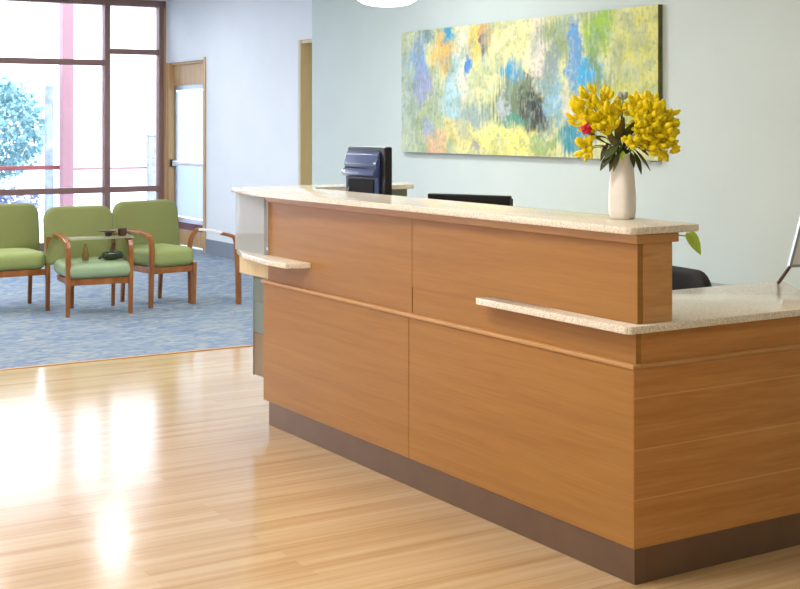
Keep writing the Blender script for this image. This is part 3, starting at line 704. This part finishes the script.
# potted pothos behind the raised end: one bright leaf shows under the slab
PP = Vector((-.69, .52, .751))
e = empty('potted_pothos', 'trailing plant with one bright green leaf showing under the counter end', 'plant', tuple(PP))
obj('pot', lathe([(.04, 0), (.055, .09), (.058, .095), (.052, .095), (.05, .08)], 28), 'pot', e, smooth=True)
tip0 = Vector((-.215, .42, 1.105)); 
obj('stem', sweep([(0, 0, .08), (.10, -.04, .27), (.32, -.09, .34), tuple(tip0+Vector((.0, .0, -.004))-PP), tuple(Vector((-.17, .43, 1.095))-PP)], [(.0035, .0035), (.0028, .0028)], 8), 'pothos', e, smooth=True)
def heart(base, tip, w, par):
    base = Vector(base); tip = Vector(tip); x = (tip-base).normalized(); l = (tip-base).length
    yv = (rt-x*rt.dot(x)).normalized(); z = x.cross(yv); b = bmesh.new()
    pts = [(.0, 0), (-.07, .35), (.0, .75), (.15, .98), (.35, 1), (.6, .78), (.82, .4), (1, 0)]
    pts = pts + [(a, -c_) for a, c_ in reversed(pts[1:-1])]
    out = [base+x*(a*l)+yv*(c_*w) + z*(.18*w*abs(c_)) for a, c_ in pts]
    lo = [b.verts.new(p-PP) for p in out]; hi = [b.verts.new(p-PP+z*.0015) for p in out]
    c1 = b.verts.new(base+x*l*.45-PP); c2 = b.verts.new(base+x*l*.45-PP+z*.0015); n = len(out)
    for i in range(n):
        j = (i+1) % n; b.faces.new((lo[i], lo[j], c1)); b.faces.new((hi[j], hi[i], c2)); b.faces.new((lo[i], hi[i], hi[j], lo[j]))
    return obj('leaf', b, 'pothos', par)
heart((-.182, .42, 1.112), (-.145, .44, 1.036), .021, e)
heart((-.64, .50, 1.0), (-.60, .44, .95), .028, e); heart((-.64, .62, .98), (-.70, .68, .93), .03, e); heart((-.68, .60, .96), (-.76, .56, .91), .03, e)

# ================================================================== WAITING CHAIRS
def waiting_chair(label, loc, rz, seat_w=.50, back=(-.28, .28), arms=(1, 1), fl=(-.245, .245), rl=(-.235, .235), depth=.25, seat_mat='green_seat', top=.835, zoff=.004, sz=.405, st=.135, arm_back=0):
    e = empty('waiting_chair', label, 'chair', (loc[0], loc[1], zoff), rz, 'green waiting chairs by the window')
    bc = (back[0]+back[1])/2; bw = back[1]-back[0]
    # backrest: rounded top, slightly reclined
    def fr(a, b, c): return (-depth+.035-c-(b)*.14, a+bc, .595+b)
    obj('backrest', cushion(rrect(bw, (top-.595)*2, .04, rt=.10), .075, .032, fr, .006, -.03), 'green', e, smooth=True, angle=70)
    sc = (fl[0]+fl[1])/2
    def fs(a, b, c): return (.01+b, a+sc, sz+c)
    obj('seat', cushion(rrect(seat_w, .52, .07), st, .05, fs, .014), seat_mat, e, smooth=True, angle=70)
    bm = bmesh.new()
    y0, y1 = fl[0]+.01, fl[1]-.01; rz0 = sz-st/2-.052
    box(depth-.045, depth-.015, y0, y1, rz0, rz0+.05, .004, bm=bm); box(-depth+.01, -depth+.04, rl[0], rl[1], rz0, rz0+.05, .004, bm=bm)
    box(-depth+.04, depth-.045, y0, y0+.025, rz0, rz0+.05, .004, bm=bm); box(-depth+.04, depth-.045, y1-.025, y1, rz0, rz0+.05, .004, bm=bm)
    obj('seat_rail', bm, 'chairwood', e)
    for i, s in enumerate((-1, 1)):
        y = fl[i]; yo = y
        if arms[i] == 1:
            # front leg sweeps up and bends back into the armrest
            obj('leg', sweep([(depth-.03, y, 0), (depth-.022, y, .2), (depth-.012, y, .42), (depth-.02, y, .515), (depth-.045, y, .565)], [(.016, .017), (.018, .021), (.019, .024), (.02, .022)], 12, 'rect', up=(1, 0, 0)), 'chairwood', e, smooth=True)
            obj('armrest', sweep([(-depth-.02-(arm_back if i == 0 else 0), y+s*.0, .60), (-depth+.12, y, .607), (0, y, .603), (depth-.12, y, .590), (depth-.035, y, .565)], [(.018, .012), (.026, .013), (.03, .014), (.026, .014), (.02, .014)], 12, 'rect'), 'chairwood', e, smooth=True)
        else:
            ht_ = .59 if arms[i] == 2 else .35
            obj('leg', sweep([(depth-.03, y, 0), (depth-.022, y, .2), (depth-.018, y, ht_)], [(.016, .017), (.018, .021)], 12, 'rect', up=(1, 0, 0)), 'chairwood', e, smooth=True)
        yr = rl[i]
        obj('leg', sweep([(-depth-.01, yr, 0), (-depth+.015, yr, .3), (-depth+.01, yr, .45), (-depth-.02, yr, .62)], [(.015, .015), (.017, .019)], 12, 'rect', up=(1, 0, 0)), 'chairwood', e, smooth=True)
    return e
waiting_chair('leftmost green waiting chair, cut off by the picture edge', (-7.42, -.01), 0, arms=(1, 2), fl=(-.27, .265), rl=(-.26, .26), back=(-.29, .335), seat_w=.52)
waiting_chair('middle green waiting chair with a glass tray and small things', (-6.95, .535), math.radians(-5), arms=(1, 1), fl=(-.24, .25), rl=(-.10, .235), back=(-.325, .235), seat_w=.53, seat_mat='green_pale', top=.825, sz=.352, st=.12, arm_back=.06)
waiting_chair('right green waiting chair beside the empty wooden arm frame', (-7.14, 1.16), math.radians(7), arms=(1, 0), fl=(-.185, .207), rl=(-.185, .165), back=(-.27, .335), seat_w=.41, depth=.26, top=.84, sz=.40, st=.15)
# wooden arm frame
a_ = Vector((-7.02, 1.40, 0)); b_ = Vector((-6.744, 1.70, 0)); dv = (b_-a_)
e = empty('arm_frame', 'empty curved wooden arm frame standing alone right of the chairs', 'arm frame', (a_.x, a_.y, .004))
bv = Vector((b_.x-a_.x, b_.y-a_.y, 0)); upn = dv.normalized()
obj('leg', sweep([(0, 0, 0), (-.005, -.003, .3), (0, 0, .50), tuple(bv*.10+Vector((0, 0, .592))), tuple(bv*.25+Vector((0, 0, .618)))], [(.014, .014), (.017, .017), (.016, .014)], 12, 'rect', up=tuple(upn.cross(Vector((0, 0, 1))))), 'chairwood', e, smooth=True)
obj('leg', sweep([tuple(bv*1.03), tuple(bv*1.02+Vector((0, 0, .3))), tuple(bv*.99+Vector((0, 0, .5))), tuple(bv*.955+Vector((0, 0, .555)))], [(.022, .018), (.022, .022)], 12, 'rect', up=tuple(upn.cross(Vector((0, 0, 1))))), 'chairwood', e, smooth=True)
obj('armrest', sweep([tuple(bv*.66+Vector((0, 0, .583))), tuple(bv*.85+Vector((0, 0, .567))), tuple(bv*1.0+Vector((0, 0, .545)))], [(.024, .012), (.026, .014)], 12, 'rect'), 'chairwood', e, smooth=True)
obj('armrest_inlay', sweep([tuple(bv*.20+Vector((0, 0, .612))), tuple(bv*.45+Vector((0, 0, .605))), tuple(bv*.70+Vector((0, 0, .582)))], [(.024, .010)], 12, 'rect'), 'trimwhite', e, smooth=True, label='pale top section of the arm')

# tray across the arms of the middle chair and things on it
TR = Vector((-6.78, .545, .0))
obj('glass_tray', prism([(-.09, -.265), (.07, -.265), (.10, .235), (-.06, .235)], 0, .014, .003), 'tray', loc=(-6.80, .56, .595), label='pale glass tray lying across the arms of the middle chair', cat='tray')
e = empty('saucer', 'brown saucer on the glass tray of middle chair', 'saucer', (-6.80, .62, .61))
obj('dish', lathe([(.02, 0), (.025, .004), (.03, .03), (.075, .04), (.078, .046), (.02, .036)], 24), 'brown', e, smooth=True)
obj('mug', lathe([(.03, 0), (.034, .01), (.036, .06), (.03, .06), (.028, .01)], 20), 'brown', loc=(-6.78, .725, .61), label='small dark brown mug beside the saucer on tray', cat='mug', smooth=True)
obj('bottle', lathe([(.022, 0), (.026, .006), (.026, .06), (.018, .08), (.02, .10), (.012, .115), (.012, .13), (.008, .132)], 20), 'amber', loc=(-6.76, .42, .43), label='small amber bottle standing on seat of the middle chair', cat='bottle', smooth=True)
e = empty('pouring_vessel', 'small dark green pouring vessel on the seat of middle chair', 'pouring vessel', (-6.79, .65, .43))
obj('body', cushion(rrect(.17, .09, .04), .06, .025, lambda a, b, c: (b, a, .03+c), .004), 'darkgreen', e, smooth=True, angle=70)
obj('spout', sweep([(0, -.06, .03), (0, -.09, .02), (.01, -.115, .01)], [(.016, .016), (.008, .008)], 10), 'darkgreen', e, smooth=True)
obj('neck', sweep([(0, -.01, .055), (0, 0, .09), (0, .012, .125)], [(.018, .018), (.012, .012), (.016, .016)], 10), 'brown', e, smooth=True)

# ================================================================== OUTSIDE
struct('ground', box(-60, XW-.1, -40, 40, -.2, -.05), 'paving')
e = empty('steel_column', 'pinkish red steel column standing outside the window', 'column', (-15, 2.88, -.05))
obj('post', box(-.09, .09, -.078, .078, 0, 4.6, .006), 'redsteel', e); obj('bracket', box(-.085, .085, .078, .75, 2.12, 2.19, .004), 'building', e)
obj('foot_plate', box(-.14, .14, -.13, .13, 0, .02, .003), 'redsteel', e)
e = empty('guard_rail', 'red horizontal guard rail outside beyond the window', 'railing', (-15.1, 0, -.05))
obj('top_rail', box(-.03, .03, -8, 2.80, .895, .955, .006), 'darkred', e); obj('top_rail', box(-.02, .02, 2.96, 5.2, .88, .915, .004), 'redsteel', e)
for y in (-7, -4.6, -2.2, .2, 5.0): obj('post', box(-.02, .02, y-.02, y+.02, 0, .9, .003), 'redsteel', e)
e = empty('signpost', 'blue-grey slatted post outside behind the right window pane', 'post', (-15, 4.15, -.05))
obj('post', box(-.05, .05, -.07, .07, 0, 1.36, .01), 'bluepost', e); obj('cap', box(-.06, .06, -.08, .08, 1.36, 1.38, .004), 'bluepost', e)
e = empty('grey_post', 'pale blue-grey post outside beside the leafy tree', 'post', (-16, 2.935, -.05))
obj('post', box(-.05, .05, -.055, .055, 0, 2.1, .01), 'hedge', e)
e = empty('building', 'white building far outside beyond the window', 'building', (-40, 0, -.05))
obj('wall', box(-4, 4, -22, 30, 0, 9), 'building', e); obj('roof', box(-4.4, 4.4, -22.4, 30.4, 9, 9.3), 'bluepost', e)
bm = bmesh.new()
for k in range(10):
    for z in (1.2, 5.0): box(4.0, 4.05, -20+k*5, -17.5+k*5, z, z+1.8, bm=bm)
obj('window', bm, 'paving', e)
def tree(name, label, loc, rx, ry, z0, z1, n, ls, trunk=True, cat='tree', mat='leaf_haze'):
    e = empty(name, label, cat, loc)
    b = bmesh.new(); rnd = random.Random(len(label)*7+3)
    for k in range(n):
        u = rnd.uniform(-1, 1); a = rnd.uniform(0, 2*PI); r_ = rnd.uniform(.45, 1)**.5; s = math.sqrt(1-u*u)
        c = Vector((rx*r_*s*math.cos(a), ry*r_*s*math.sin(a), (z0+z1)/2+(z1-z0)/2*r_*u))
        p = Vector([rnd.gauss(0, 1) for _ in range(3)]).normalized(); q = p.cross(Vector([rnd.gauss(0, 1) for _ in range(3)])).normalized()
        l = ls*rnd.uniform(.7, 1.3)
        b.faces.new([b.verts.new(c+p*l), b.verts.new(c+q*l*.5), b.verts.new(c-p*l), b.verts.new(c-q*l*.5)])
    me = bpy.data.meshes.new('foliage'); b.to_mesh(me); b.free(); me.materials.append(M[mat])
    o = bpy.data.objects.new('foliage', me); COL.objects.link(o); o.parent = e; o['kind'] = 'stuff'
    if trunk:
        bm = sweep([(0, 0, 0), (.03, .02, z0*.6), (0, 0, (z0+z1)/2)], [(.1, .1), (.07, .07), (.03, .03)], 10)
        for k in range(5):
            a = k*1.3; sweep([(0, 0, z0*.8+.1*k), (rx*.3*math.cos(a), ry*.3*math.sin(a), (z0+z1)/2), (rx*.6*math.cos(a), ry*.6*math.sin(a), (z0+2*z1)/3)], [(.035, .035), (.012, .012)], 7, bm=bm, n=3)
        obj('trunk', bm, 'bark', e)
    return e
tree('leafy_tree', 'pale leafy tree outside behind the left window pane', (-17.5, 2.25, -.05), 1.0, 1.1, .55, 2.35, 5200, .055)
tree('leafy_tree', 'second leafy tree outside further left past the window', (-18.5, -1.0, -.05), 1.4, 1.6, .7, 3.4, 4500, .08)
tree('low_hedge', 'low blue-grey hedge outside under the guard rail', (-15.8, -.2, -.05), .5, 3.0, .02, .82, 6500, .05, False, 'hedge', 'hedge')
